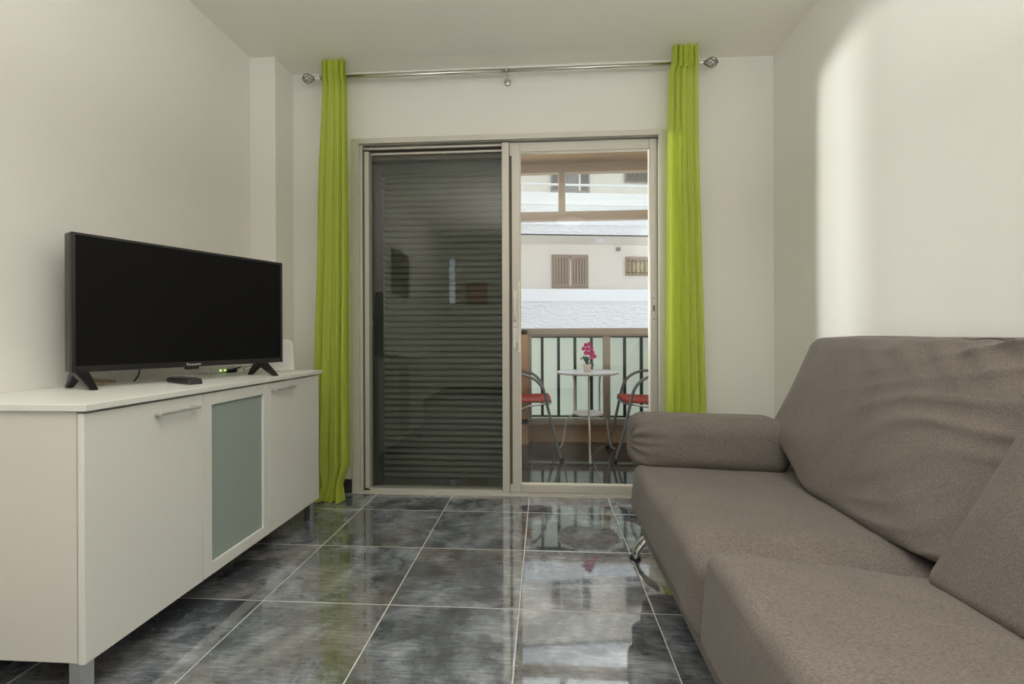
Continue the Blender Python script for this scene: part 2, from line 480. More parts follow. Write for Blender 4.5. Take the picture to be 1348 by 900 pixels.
obj('bottom_bar', bx(x0, x1, 2.915, 2.935, .0125, .055), MT['shutter_guide'], s, bevel=.003)
for gx0, gx1 in ((-1.074, -.990), (-.216, -.188)):
    bm = BM(); box(bm, gx0, gx1, 2.905, 2.918, .0125, 1.9985); box(bm, gx0, gx0 + .012 if gx0 < -.5 else gx1, 2.918, 2.955, .0125, 1.9985)
    obj('guide_rail', bm, MT['shutter_guide'], s)

# ------------------------------------------------------------------ curtain rod
RY, RZ = 2.70, 2.430
r = empty('curtain_rod', (-.215, RY, RZ), 'double-diameter brushed metal curtain rod with twisted cage finials below the ceiling', 'curtain rod')
bm = BM(); tube(bm, [(-1.285, RY, RZ), (-.20, RY, RZ)], .0125, 16); obj('pole', bm, MT['steel'], r, True)
bm = BM(); tube(bm, [(-.215, RY, RZ), (.85, RY, RZ)], .0105, 16); obj('pole', bm, MT['steel'], r, True)
for sx, xx in ((-1, -1.285), (1, .85)):
    bm = BM(); k = sx
    lathe(bm, [(.010, 0), (.017, .002 * k), (.017, .010 * k), (.009, .014 * k), (.009, .022 * k), (.013, .026 * k), (.007, .034 * k)], (xx, RY, RZ), 16, 'x')
    f = obj('finial', bm, MT['chrome'], r, True)
    for j in range(7):
        bm = BM(); pts = []
        for i in range(17):
            t = i / 16
            rad = .026 * math.sin(PI * min(1, t ** 1.6 * .93 + .05)) ** .8
            an = 2 * PI * j / 7 + t * 2.4
            pts.append((xx + k * (.030 + .078 * t), RY + rad * math.cos(an), RZ + rad * math.sin(an)))
        tube(bm, pts, .0028, 6); obj('cage_wire', bm, MT['dark_metal'], f, True)
    bm = BM(); lathe(bm, [(.001, .100 * k), (.007, .104 * k), (.007, .109 * k), (.001, .113 * k)], (xx, RY, RZ), 12, 'x'); obj('finial_tip', bm, MT['dark_metal'], f, True)
for bxp in (-1.20, -.205, .77):
    bm = BM()
    tube(bm, [(bxp, RY, RZ - .018), (bxp, RY + .03, RZ - .018), (bxp, 2.80, RZ - .018)], .005, 8)
    lathe(bm, [(.019, 2.7995 - RY), (.019, 2.792 - RY), (.008, 2.788 - RY)], (bxp, RY, RZ - .018), 16, 'y')
    tube(bm, [(bxp, RY + .016, RZ + .012), (bxp, RY + .018, RZ - .006), (bxp, RY, RZ - .0185), (bxp, RY - .018, RZ - .006), (bxp, RY - .016, RZ + .014)], .0032, 6, 5)
    tube(bm, [(bxp, RY - .004, RZ - .02), (bxp, RY - .004, RZ - .045)], .0035, 8)
    obj('bracket', bm, MT['steel'], r, True)

# ------------------------------------------------------------------ curtains
def curtain(name, keys, nfold, ph, label, seed, y0=2.660):
    """keys: list of (z, xl, xr, amp, yoff)"""
    bm = BM(); nu, nv = 150, 90
    zs = [keys[0][0] + (keys[-1][0] - keys[0][0]) * j / nv for j in range(nv + 1)]
    rows = []
    for z in zs:
        for a, bq in zip(keys, keys[1:]):
            if (a[0] - z) * (bq[0] - z) <= 1e-9: break
        t = (z - a[0]) / (bq[0] - a[0]); t = max(0, min(1, t)); t = t * t * (3 - 2 * t) if False else t
        xl, xr, am, yo = [a[i] + (bq[i] - a[i]) * t for i in (1, 2, 3, 4)]
        row = []
        for i in range(nu + 1):
            u = i / nu
            q = noise.noise(V((u * 3.1, z * .55, seed)))
            ph2 = ph + 1.1 * q + .5 * noise.noise(V((u * 6, z * 1.6, seed + 3)))
            wv = math.sin(2 * PI * nfold * u + ph2)
            wv2 = .35 * math.sin(2 * PI * nfold * 2.3 * u + ph2 * 2)
            y = y0 + yo + am * (wv + wv2)
            x = xl + (xr - xl) * u + .35 * am * math.cos(2 * PI * nfold * u + ph2)
            row.append(bm.verts.new((x, y, z)))
        rows.append(row)
    for a, bq in zip(rows, rows[1:]):
        for i in range(nu): bm.faces.new((a[i], a[i + 1], bq[i + 1], bq[i]))
    # hem band of the rod pocket: a second layer at the head
    o = obj(name, bm, MT['curtain'], None, True)
    return o
cl = curtain('curtain', [(2.500, -1.262, -1.118, .016, 0), (2.43, -1.262, -1.112, .016, 0), (2.36, -1.262, -1.105, .017, .0), (1.9, -1.285, -1.102, .022, 0), (1.35, -1.300, -1.100, .026, 0),
                       (.75, -1.325, -1.098, .030, 0), (.20, -1.345, -1.098, .030, 0), (.09, -1.300, -1.140, .026, -.01), (.006, -1.350, -1.115, .034, -.035)], 4.5, .4, '', 1.3)
tag(cl, 'lime green sheer curtain left of the balcony door, reaching the floor behind the sideboard end', 'curtain', 'lime green curtains')
cr = curtain('curtain', [(2.500, .712, .828, .016, 0), (2.43, .708, .832, .016, 0), (2.36, .690, .838, .018, .01), (1.9, .690, .850, .018, .038), (1.35, .690, .868, .020, .044),
                       (.75, .685, .882, .022, .044), (.20, .680, .892, .022, .04), (.006, .680, .892, .022, .04)], 4.6, 2.0, '', 5.1)
tag(cr, 'lime green sheer curtain hanging behind the sofa arm, right of the balcony door', 'curtain', 'lime green curtains')
for c, xa, xb, sd in ((cl, -1.262, -1.112, 1.3), (cr, .708, .834, 5.1)):
    bm = BM(); nu = 120
    nf, ph = (4.5, .4) if c is cl else (4.6, 2.0)
    rows = []
    for j in range(8):
        z = 2.502 - .118 * j / 7; row = []
        for i in range(nu + 1):
            u = i / nu
            q = noise.noise(V((u * 3.1, z * .55, sd))); ph2 = ph + 1.1 * q + .5 * noise.noise(V((u * 6, z * 1.6, sd + 3)))
            row.append(bm.verts.new((xa + (xb - xa) * u + .006 * math.cos(2 * PI * nf * u + ph2), 2.655 + .016 * (math.sin(2 * PI * nf * u + ph2) + .35 * math.sin(2 * PI * nf * 2.3 * u + ph2 * 2)), z)))
        rows.append(row)
    for a, bq in zip(rows, rows[1:]):
        for i in range(nu): bm.faces.new((a[i], a[i + 1], bq[i + 1], bq[i]))
    obj('heading_band', bm, MT['curtain'], c, True)

# ------------------------------------------------------------------ sideboard
SX = -1.158; SY0, SY1 = 1.138, 2.400; SZ0, SZ1 = .102, .738
sb = empty('sideboard', (-1.40, 1.77, 0), 'long white sideboard with two plain doors and one frosted glass door along the left wall', 'sideboard')
bm = BM(); box(bm, XL + .004, -1.146, 1.128, 2.415, SZ1 + .001, .757)
obj('top_panel', bm, MT['lam'], sb, bevel=.002)
bm = BM()
box(bm, XL + .006, -1.182, SY0, SY0 + .018, SZ0 - .003, SZ1); box(bm, XL + .006, -1.182, 2.382, SY1, SZ0 - .003, SZ1)
box(bm, XL + .006, -1.182, SY0 + .018, 2.382, SZ0, SZ0 + .018); box(bm, XL + .006, -1.182, SY0 + .018, 2.382, SZ1 - .018, SZ1)
box(bm, XL + .006, XL + .012, SY0 + .018, 2.382, SZ0 + .018, SZ1 - .018)
box(bm, XL + .012, -1.19, 1.545, 1.563, SZ0 + .018, SZ1 - .018); box(bm, XL + .012, -1.19, 1.945, 1.963, SZ0 + .018, SZ1 - .018)
obj('body', bm, MT['lam_shaded'], sb, bevel=.0015)
obj('shelf', bx(XL + .013, -1.186, 1.5635, 1.9445, .425, .443), MT['lam'], sb)
def door(y0, y1, handle=None):
    bm = bx(-1.176, SX, y0, y1, SZ0 - .004, SZ1 - .006)
    o = obj('cabinet_door', bm, MT['lam'], sb, bevel=.0015)
    if handle:
        a, c, z = handle
        hb = BM()
        tube(hb, [(SX, a + .012, z), (SX + .024, a + .012, z)], .0065, 10); tube(hb, [(SX, c - .012, z), (SX + .024, c - .012, z)], .0065, 10)
        box(hb, SX + .020, SX + .028, a, c, z - .005, z + .005)
        obj('bar_handle', hb, MT['handle'], o, bevel=.002)
    return o
door(1.1345, 1.5565, (1.347, 1.514, .696))
bm = BM(); frame_yz(bm, -1.176, SX, 1.5595, 1.9525, SZ0 - .004, SZ1 - .006, .042)
o = obj('cabinet_door', bm, MT['lam'], sb, bevel=.0015); o['label'] = 'white framed door with frosted glass panel'
obj('frosted_pane', bx(-1.1715, -1.1665, 1.6005, 1.9115, .139, .691), MT['cabglass'], o)
door(1.9555, 2.398, (1.962, 2.128, .702))
for lx, ly in ((-1.21, 1.142), (-1.215, 2.352), (-1.62, 1.142), (-1.62, 2.352)):
    obj('leg', bx(lx, lx + .036, ly, ly + .036, 0, SZ0 - .003), MT['legmetal'], sb, bevel=.003)

# ------------------------------------------------------------------ television
TV0 = V((-1.527, 1.453, 0)); dv = V((.4173, .9088, 0)); nv = V((.9088, -.4173, 0))
TW = .7615
tv = empty('television', (-1.375, 1.80, .758), 'black flat screen television angled on the white sideboard', 'television')
def tvbox(bm, a0, a1, b0, b1, z0, z1):
    vs = []
    for z in (z0, z1):
        for (a_, b_) in ((a0, b0), (a1, b0), (a1, b1), (a0, b1)):
            vs.append(bm.verts.new(TV0 + dv * a_ + nv * b_ + V((0, 0, z))))
    for f in ((0, 3, 2, 1), (4, 5, 6, 7), (0, 1, 5, 4), (1, 2, 6, 5), (2, 3, 7, 6), (3, 0, 4, 7)): bm.faces.new([vs[i] for i in f])
TZ0, TZ1 = .812, 1.270
bm = BM(); tvbox(bm, 0, TW, -.048, -.004, TZ0, TZ1 ); tvbox(bm, .12, TW - .12, -.072, -.048, TZ0 + .04, TZ0 + .27)
obj('housing', bm, MT['tvblack'], tv, bevel=.004)
bm = BM()
tvbox(bm, 0, .011, -.004, .004, TZ0, TZ1); tvbox(bm, TW - .011, TW, -.004, .004, TZ0, TZ1)
tvbox(bm, .011, TW - .011, -.004, .004, TZ1 - .010, TZ1); tvbox(bm, .011, TW - .011, -.004, .004, TZ0, TZ0 + .020)
obj('bezel', bm, MT['tvblack'], tv, bevel=.0015)
bm = BM(); tvbox(bm, .011, TW - .011, -.004, .0015, TZ0 + .020, TZ1 - .010)
obj('screen', bm, MT['tvscreen'], tv)
bm = BM(); tvbox(bm, TW * .455, TW * .515, -.012, .0045, TZ0 - .010, TZ0 + .001)
obj('sensor_tab', bm, MT['tvblack'], tv, bevel=.001)
cu = bpy.data.curves.new('logo', 'FONT'); cu.body = 'Panasonic'; cu.size = .0135; cu.extrude = .0003; cu.align_x = 'CENTER'
cu.space_character = 1.02
tmp = bpy.data.objects.new('logo_text', cu); COL.objects.link(tmp)
bpy.context.view_layer.update()
me = bpy.data.meshes.new_from_object(tmp.evaluated_get(bpy.context.evaluated_depsgraph_get()))
bpy.data.objects.remove(tmp)
lg = bpy.data.objects.new('logo', me)
me.materials.clear(); me.materials.append(MT['logo'])
p = TV0 + dv * (TW * .49) + nv * .0046 + V((0, 0, TZ0 + .0055))
R = Matrix(((dv.x, 0, nv.x), (dv.y, 0, nv.y), (0, 1, 0)))
lg.rotation_euler = R.to_euler(); lg.location = p; link(lg, tv)
for a_ in (.028, TW - .092):
    bm = BM()
    def P(a, b_, z): return TV0 + dv * a + nv * b_ + V((0, 0, z))
    def leg(bm, top, bot, wt, wb, dt, db):
        vs = []
        for (a, b_, z), wdt, dep in ((top, wt, dt), (bot, wb, db)):
            for sa, sb_ in ((-1, -1), (1, -1), (1, 1), (-1, 1)): vs.append(bm.verts.new(P(a + sa * wdt, b_ + sb_ * dep, z)))
        for f in ((0, 3, 2, 1), (4, 5, 6, 7), (0, 1, 5, 4), (1, 2, 6, 5), (2, 3, 7, 6), (3, 0, 4, 7)): bm.faces.new([vs[i] for i in f])
    leg(bm, (a_, -.022, TZ0 + .002), (a_ , .082, .7575), .019, .011, .024, .011)
    leg(bm, (a_, -.026, TZ0 + .002), (a_ , -.098, .7575), .017, .010, .022, .010)
    obj('foot', bm, MT['tvblack'], tv, bevel=.003)

# ------------------------------------------------------------------ things on the sideboard
def rot_box(bm, c, ax, hx, hy, z0, z1, taper=1.):
    ax = V((ax[0], ax[1], 0)).normalized(); ay = V((-ax.y, ax.x, 0)); vs = []
    for z, t in ((z0, 1.), (z1, taper)):
        for sa, sb_ in ((-1, -1), (1, -1), (1, 1), (-1, 1)): vs.append(bm.verts.new(V((c[0], c[1], z)) + ax * hx * sa * t + ay * hy * sb_ * t))
    for f in ((0, 3, 2, 1), (4, 5, 6, 7), (0, 1, 5, 4), (1, 2, 6, 5), (2, 3, 7, 6), (3, 0, 4, 7)): bm.faces.new([vs[i] for i in f])
TOP = .7572
rm = empty('remote_control', (-1.315, 1.675, TOP), 'black remote control lying on the sideboard in front of the television', 'remote control')
ax = V((.80, -.15, 0)); ax = V((.86, -.50, 0)).normalized()
rc = (-1.325, 1.685)
bm = BM(); rot_box(bm, rc, ax, .095, .024, TOP + .0005, TOP + .020, .93); obj('shell', bm, MT['rubber'], rm, bevel=.005, bseg=3)
ay = V((-ax.y, ax.x, 0))
for i in range(7):
    for j in range(3):
        bm = BM(); cc = V((*rc, 0)) + ax * (-.072 + i * .023) + ay * (-.012 + j * .012)
        rot_box(bm, cc, ax, .006, .0035, TOP + .019, TOP + .0225, .85); obj('button', bm, MT['key'], rm)

md_ = empty('network_switch_box', (-1.56, 2.19, TOP), 'small white box with three green lights on the sideboard below the television', 'modem')
mc = (-1.565, 2.195); max_ = V((.32, .95, 0)).normalized()
bm = BM(); rot_box(bm, mc, max_, .078, .05, TOP + .0005, TOP + .040, .95); obj('case', bm, MT['white_pl'], md_, bevel=.008, bseg=3)
mn = V((max_.y, -max_.x, 0))
for i in (-1, 0.6, 1.5):
    bm = BM(); cc = V((*mc, 0)) + mn * .0505 + max_ * (.014 * i)
    rot_box(bm, cc, max_, .0028, .002, TOP + .011, TOP + .016); obj('green_light', bm, MT['led'], md_)

rt = empty('wireless_router', (-1.36, 2.30, TOP), 'upright white rounded router standing behind the right end of the television', 'router')
bm = BM()   # rounded plate, leaning
pts = []
wR, hR, rr = .088, .158, .035
for cx_, cz_, a0 in ((wR - rr, hR - rr, 0), (-(wR - rr), hR - rr, 90), (-(wR - .012), .012, 180), (wR + .006 - .012, .012, 270)):
    q = rr if a0 in (0, 90) else .012
    for k in range(9):
        an = math.radians(a0 + 90 * k / 8); pts.append((cx_ + q * math.cos(an), cz_ + q * math.sin(an)))
rax = V((.955, .295, 0)); rnm = V((.295, -.955, 0)); rc0 = V((-1.352, 2.325, TOP + .001))
lean = .10
def rp(a, z, b_): return rc0 + rax * a + rnm * (b_ - lean * z) + V((0, 0, z))
fr_ = [bm.verts.new(rp(a, z, .012)) for a, z in pts]; bk = [bm.verts.new(rp(a, z, -.012)) for a, z in pts]
bm.faces.new(fr_); bm.faces.new(bk[::-1])
for i in range(len(pts)): bm.faces.new((fr_[i], bk[i], bk[(i + 1) % len(pts)], fr_[(i + 1) % len(pts)]))
obj('case', bm, MT['white_pl'], rt, bevel=.005, bseg=3)
bm = BM(); lathe(bm, [(.001, 0), (.045, 0), (.042, .010), (.001, .012)], (-1.352, 2.325, TOP + .0008), 28)
obj('stand', bm, MT['white_pl'], rt, True)

cb = BM(); tube(cb, [(-1.42, 2.18, TOP + .006), (-1.40, 2.20, TOP + .02), (-1.42, 2.235, TOP + .028), (-1.45, 2.225, TOP + .02), (-1.44, 2.19, TOP + .006), (-1.405, 2.18, TOP + .005)], .0035, 8, 6)
tube(cb, [(-1.425, 2.175, TOP + .004), (-1.395, 2.205, TOP + .025), (-1.425, 2.245, TOP + .034), (-1.462, 2.225, TOP + .022), (-1.44, 2.185, TOP + .004)], .0035, 8, 6)
tag(obj('coiled_cable', cb, MT['white_pl'], None, True), 'loop of white cable beside the right foot of the television', 'cable')
cb = BM(); rot_box(cb, (-1.505, 2.215), (.3, .95), .024, .012, TOP + .0005, TOP + .018); tube(cb, [(-1.505, 2.20, TOP + .010), (-1.475, 2.215, TOP + .022), (-1.47, 2.25, TOP + .026), (-1.48, 2.28, TOP + .010)], .004, 8, 6)
tag(obj('power_adapter', cb, MT['rubber'], None, bevel=.002), 'small black plug between the white box and the white cable loop', 'power adapter')
cb = BM(); tube(cb, [(-1.56, 1.73, TOP + .004), (-1.575, 1.765, TOP + .022), (-1.60, 1.80, TOP + .040), (-1.62, 1.84, TOP + .075), (-1.60, 1.86, TOP + .13), (-1.575, 1.865, TOP + .16)], .003, 8, 8)
tag(obj('power_cable', cb, MT['rubber'], None, True), 'thin black cable arching up behind the television', 'cable')
cb = BM(); tube(cb, [(-1.60, 1.56, TOP + .005), (-1.585, 1.60, TOP + .016), (-1.60, 1.65, TOP + .012), (-1.57, 1.60, TOP + .006), (-1.61, 1.61, TOP + .020), (-1.58, 1.67, TOP + .008)], .005, 8, 8)
tag(obj('cable_bundle', cb, simple('beige_cable', (.42, .33, .22), .5), None, True), 'beige cable bundle behind the left foot of the television', 'cable')

# ------------------------------------------------------------------ sofa
sf = empty('sofa', (.85, 1.05, 0), 'grey brown fabric sofa with plump loose cushions and chrome legs along the right wall', 'sofa')
def corners(f):   # f(ix,iy,iz)->pos
    return {(i, j, k): V(f(i, j, k)) for i in (0, 1) for j in (0, 1) for k in (0, 1)}
def lerp(a, b_, t): return a + (b_ - a) * t
# base
def f(i, j, k):
    return ((.372 if k else .394) if i == 0 else 1.27, (-.18 if j == 0 else (1.985 if k else 1.965)), .255 if k else .098)
def wr(sc, amp, seed):
    def fn(u, v, w, p, n):
        q = noise.noise(V((p.x * sc, p.y * sc * .5, p.z * sc + seed))) + .5 * noise.noise(V((p.x * sc * 2.3, p.y * sc * 1.2, p.z * sc * 2 + seed)))
        return p + n * amp * q
    return fn
obj('base', cushion(corners(f), .045, 26, (0, 0, 0), wr(6, .003, 1)), MT['sofa'], sf, True)
# seat cushions
def seat(y0, y1, ztop, seed, xf, far_seat=False, zback=.38):
    def f(i, j, k):
        y = (y0, y1)[j]
        x = (xf + (.018 if k else .0) if i == 0 else 1.02)
        return (x, y, (ztop if i == 0 else zback) if k else .225)
    def fn(u, v, w, p, n):
        # soft crown, slightly worn ripples running away from the front
        q = noise.noise(V((p.x * 4, p.y * 9, seed))) * .004 + noise.noise(V((p.x * 10, p.y * 34, seed + 7))) * .0022
        if w > .6: p = p + V((0, 0, q))
        if far_seat: p = p - V((0, 0, .055 * max(0., (-v - .66) / .34) ** 1.6)); p = p + V((.030 * max(0., (-v - .80) / .20) ** 2 * max(0., -u), 0, 0))
        if u < -.8: p = p + V((-.010 * (1 - v * v) * max(0, 1 - w * w), 0, 0))
        return p
    return cushion(corners(f), .034, 56, (.0, .010, .05), fn)
obj('seat_cushion', seat(1.165, 1.985, .410, 2.2, .346, True, .398), MT['sofa'], sf, True)
obj('seat_cushion', seat(.24, 1.104, .455, 8.4, .340), MT['sofa'], sf, True)
# back frame
def f(i, j, k): return ((.98 if k == 0 else 1.10) if i == 0 else 1.285, (-.16, 2.0)[j], .80 if k else .10)
obj('back_frame', cushion(corners(f), .05, 20, (0, 0, 0), wr(5, .003, 4)), MT['sofa'], sf, True)
# armrests
def arm(yc0, yc1, s, seed):
    def f(i, j, k):
        y = (yc0 if i == 0 else yc1) + (-.108 if j == 0 else .108)
        return (.356 if i == 0 else .95, y, (.602 if i == 0 else .60) if k else .385)
    def fn(u, v, w, p, n):
        # gathers fan out from the centre of the front face
        fx = max(0., (-u - .52) / .48)
        if fx > 0:
            an = math.atan2(w, v); rad = math.sqrt(v * v + w * w)
            g = math.sin(an * 17 + 2.0 * noise.noise(V((an * 2, seed, 0)))) * .0065 * fx * min(1, rad)
            p = p + n * g
        q = noise.noise(V((p.x * 7, p.y * 14, p.z * 14 + seed))) * .004
        return p + n * q
    return cushion(corners(f), .066, 44, (.0, .05, .03), fn)
obj('armrest', arm(2.035, 1.975, 1, 3.3), MT['sofa'], sf, True)
obj('armrest', arm(-.02, .02, -1, 9.3), MT['sofa'], sf, True)
def f(i, j, k): return (.40 if i == 0 else 1.1, (1.90, 2.09)[j], .40 if k else .255)
obj('arm_support', cushion(corners(f), .05, 16), MT['sofa'], sf, True)
def f(i, j, k): return (.40 if i == 0 else 1.1, (-.10, .10)[j], .40 if k else .255)
obj('arm_support', cushion(corners(f), .05, 16), MT['sofa'], sf, True)
# back cushions
def back(far, near, seed, wr_amp):
    # far/near: dict of (front-bottom, front-top, back-bottom, back-top)
    def f(i, j, k):
        src = far if j else near
        return src[(i, k)]
    def fn(u, v, w, p, n):
        # ear of the cushion swelling over the arm
        if far.get('ear'):
            tw = (1 - w) / 1.38 if w > -.38 else (w + 1) / .62
            g = max(0, tw) ** 1.1 * max(0, v) ** 2.5 * max(0, 1 - (u + 1) * .40)
            p = p + V((-.050 * g, .20 * g, 0))
        if far.get('ear'): p = p + V((.125 * max(0., -v - .05) ** 1.5 * max(0., -u), 0, 0))
        # folds raking down from the near top corner
        a = (v + 1) * .5; hgt = (w + 1) * .5
        dx_ = a; dz_ = 1 - hgt
        ang = math.atan2(dz_ + .12, dx_ + .12)
        rad = math.hypot(dx_, dz_)
        m1 = math.exp(-(a / .42) ** 2) * (u < -.2)
        st = math.sin(hgt * 24 + a * 9 + 3.0 * noise.noise(V((a * 2.5, hgt * 2.5, seed))))
        st = 1 - 2 * abs(st) ** .6
        p = p + V((-1, 0, .2)) * (wr_amp * m1 * st * (.4 + .6 * noise.noise(V((a * 3, hgt * 4, seed + 5)))))
        m2 = math.exp(-((1 - hgt) / .22) ** 2) * (u < 0)
        st2 = math.sin(a * 46 - hgt * 20 + 2.5 * noise.noise(V((a * 4, hgt * 3, seed + 9))))
        p = p + V((-1, 0, .5)) * (.0060 * m2 * st2 * (1 - a))
        p = p + n * .006 * noise.noise(V((p.y * 4, p.z * 5, seed)))
        return p
    return cushion(corners(f), .042, 70, (.13, .03, .02), fn)
far1 = {(0, 0): (.862, 1.68, .400), (0, 1): (1.085, 2.035, .915), (1, 0): (1.16, 1.86, .41), (1, 1): (1.275, 2.03, .925), 'ear': 1}
near1 = {(0, 0): (.835, .99, .395), (0, 1): (1.075, 1.165, .905), (1, 0): (1.16, 1.05, .43), (1, 1): (1.285, 1.12, .915)}
obj('back_cushion', back(far1, near1, 2.0, .020), MT['sofa'], sf, True)
far2 = {(0, 0): (.785, 1.085, .388), (0, 1): (1.045, 1.02, .92), (1, 0): (1.14, 1.035, .44), (1, 1): (1.28, 1.02, .93)}
near2 = {(0, 0): (.82, .26, .395), (0, 1): (1.06, .22, .92), (1, 0): (1.14, .26, .44), (1, 1): (1.28, .22, .93)}
obj('back_cushion', back(far2, near2, 6.0, .007), MT['sofa'], sf, True)
# legs: curved chrome blades
for (lx, ly, sx) in ((.455, 2.02, -1), (.455, .02, -1), (1.20, 1.98, 1), (1.20, .02, 1)):
    bm = BM()
    e = .08 if sx < 0 else .05
    sy_ = 0.0
    tube(bm, [(lx + .01 * -sx, ly, .115), (lx + sx * e * .45, ly + .0, .085), (lx + sx * e * .85, ly + sy_, .045), (lx + sx * e, ly + sy_, .012)], .022, 12, 6, sx=1.3, sy=.6)
    lg_ = obj('leg', bm, MT['chrome'], sf, True)
    bm = BM(); lathe(bm, [(.022, 0.0), (.024, .004), (.020, .014), (.010, .020)], (lx + sx * e, ly + sy_, 0), 18); obj('foot_pad', bm, MT['rubber'], lg_, True)

# ------------------------------------------------------------------ balcony
BY = 4.15
obj('floor_balcony', bx(-4.0, 1.9, 3.0, 4.36, -.12, 0), MT['bfloor'], kind='structure')
obj('ceiling_balcony', bx(-4.0, 1.9, 3.02, 4.36, 2.415, 2.70), MT['soffit'], kind='structure')
obj('wall_balcony_kerb', bx(-4.0, 1.9, 4.235, 4.34, 0, .172), MT['tan'], kind='structure', bevel=.004)
bm = BM(); box(bm, 1.75, 1.9, 3.0, 4.235, 0, 2.415); obj('wall_balcony_right', bm, MT['tan'], kind='structure')
bm = BM(); box(bm, -4.0, -3.85, 3.0, 4.235, 0, 2.415); obj('wall_balcony_left', bm, MT['tan'], kind='structure')
bm = BM(); box(bm, -.225, -.135, 4.12, 4.235, 0, .990); obj('trim_1', bm, MT['tan'], kind='structure', bevel=.004)
w2 = empty('window_2', (.3, BY, .17), kind='structure')
bm = BM()
box(bm, -3.85, 1.75, 4.12, 4.19, .944, 1.000)                 # sill rail
box(bm, -3.85, 1.75, 4.135, 4.19, .930, .944)
box(bm, -3.85, 1.75, 4.12, 4.19, .1725, .222)
for a0, a1 in ((-.135, -.105), (.508, .566), (1.15, 1.21), (-.85, -.79), (-1.55, -1.49), (-2.3, -2.24), (-3.05, -2.99)): box(bm, a0, a1, 4.125, 4.185, .222, .930)
obj('lower_frame', bm, MT['bronze_grey'], w2, bevel=.003)
bm = BM()
box(bm, -3.85, 1.75, 4.12, 4.19, 1.928, 2.000); box(bm, -3.85, 1.75, 4.12, 4.19, 2.335, 2.4145)
for a0, a1 in ((.131, .189), (-1.05, -.99), (1.25, 1.31)): box(bm, a0, a1, 4.125, 4.185, 2.0, 2.335)
box(bm, -3.85, -3.79, 4.12, 4.19, 1.0, 1.928); box(bm, 1.69, 1.75, 4.12, 4.19, 1.0, 1.928)
obj('upper_frame', bm, MT['bronze'], w2, bevel=.003)
for a0, a1 in ((-.989, .130), (.190, 1.249)): obj('pane', bx(a0, a1, 4.15, 4.155, 2.0, 2.335), MT['glass'], w2)
rl = empty('balcony_railing', (.3, 4.26, .20), 'dark green upright bar railing seen through the glazed lower panels of the balcony', 'railing')
bm = BM(); box(bm, -2.2, 1.7, 4.20, 4.23, .918, .940); obj('top_rail', bm, MT['rail'], rl)
bm = BM(); box(bm, -2.2, 1.7, 4.205, 4.225, .225, .240); obj('bottom_rail', bm, MT['rail'], rl)
xs = -.009 - .1430 * 14
while xs < 1.68:
    obj('bar', bx(xs - .0125, xs + .0125, 4.204, 4.226, .240, .918), MT['rail'], rl); xs += .1427
obj('frosted_screen', bx(-2.2, 1.7, 4.236, 4.242, .1725, .943), MT['frost'], rl)

# bistro table
tb = empty('bistro_table', (.345, 3.79, 0), 'small round white metal bistro table with a low shelf on the balcony', 'table')
bm = BM(); lathe(bm, [(.001, .635), (.225, .635), (.236, .638), (.240, .648), (.238, .656), (.228, .653), (.001, .653)], (.345, 3.79, 0), 48); obj('tabletop', bm, MT['tabwhite'], tb, True)
bm = BM(); lathe(bm, [(.001, .305), (.09, .305), (.118, .318), (.122, .336), (.116, .336), (.110, .322), (.085, .313), (.001, .312)], (.345, 3.79, 0), 40); obj('low_shelf', bm, MT['tabwhite'], tb, True)
for an in (-92, 38, 142):
    a_ = math.radians(an); c_, s_ = math.cos(a_), math.sin(a_)
    def q(rad, z): return (.345 + c_ * rad, 3.79 + s_ * rad, z)
    bm = BM(); tube(bm, [q(.155, .634), q(.140, .62), q(.128, .585), q(.124, .50), q(.124, .40), q(.124, .335)], .0075, 8, 5)
    tube(bm, [q(.124, .335), q(.130, .310), q(.165, .285), q(.205, .24), q(.222, .16), q(.238, .075), q(.268, .022), q(.298, .010)], .0075, 8, 6)
    obj('leg', bm, MT['tableg'], tb, True)

# orchid
pl = empty('potted_orchid', (.335, 3.74, .653), 'pink orchid in a pale pot on the white bistro table', 'potted plant')
bm = BM(); lathe(bm, [(.022, 0), (.026, .002), (.034, .055), (.035, .060), (.031, .060), (.028, .050), (.001, .048)], (.335, 3.74, .6535), 24); obj('pot', bm, MT['pot'], pl, True)
bm = BM(); tube(bm, [(.335, 3.74, .70), (.326, 3.735, .77), (.335, 3.73, .84), (.355, 3.725, .855), (.375, 3.72, .80)], .003, 6, 6); obj('stem', bm, MT['leaf'], pl, True)
def leaf(bm, base, tip, w_, up):
    P0, P1 = V(base), V(tip); n = 8
    side = (P1 - P0).cross(V((0, 0, 1))).normalized()
    top, bot = [], []
    for i in range(n + 1):
        t = i / n; c = P0.lerp(P1, t) + V((0, 0, up * math.sin(PI * t)))
        hw = w_ * math.sin(PI * min(.98, t * .9 + .08))
        top.append((bm.verts.new(c - side * hw + V((0, 0, .004))), bm.verts.new(c), bm.verts.new(c + side * hw + V((0, 0, .004)))))
    for a, c in zip(top, top[1:]):
        bm.faces.new((a[0], a[1], c[1], c[0])); bm.faces.new((a[1], a[2], c[2], c[1]))
for tip, w_, up in (((.280, 3.70, .748), .020, .035), ((.30, 3.71, .775), .017, .015), ((.385, 3.69, .700), .014, .02), ((.345, 3.80, .765), .016, .02)):
    bm = BM(); leaf(bm, (.335, 3.74, .705), tip, w_, up)
    o = obj('leaf', bm, MT['leaf'], pl, True); mdf = o.modifiers.new('t', 'SOLIDIFY'); mdf.thickness = .002
fl_pts = [(.325, 3.725, .862), (.350, 3.715, .870), (.306, 3.72, .835), (.335, 3.705, .832), (.365, 3.71, .838), (.345, 3.70, .800), (.375, 3.705, .805), (.388, 3.71, .775), (.322, 3.71, .802), (.366, 3.70, .770)]
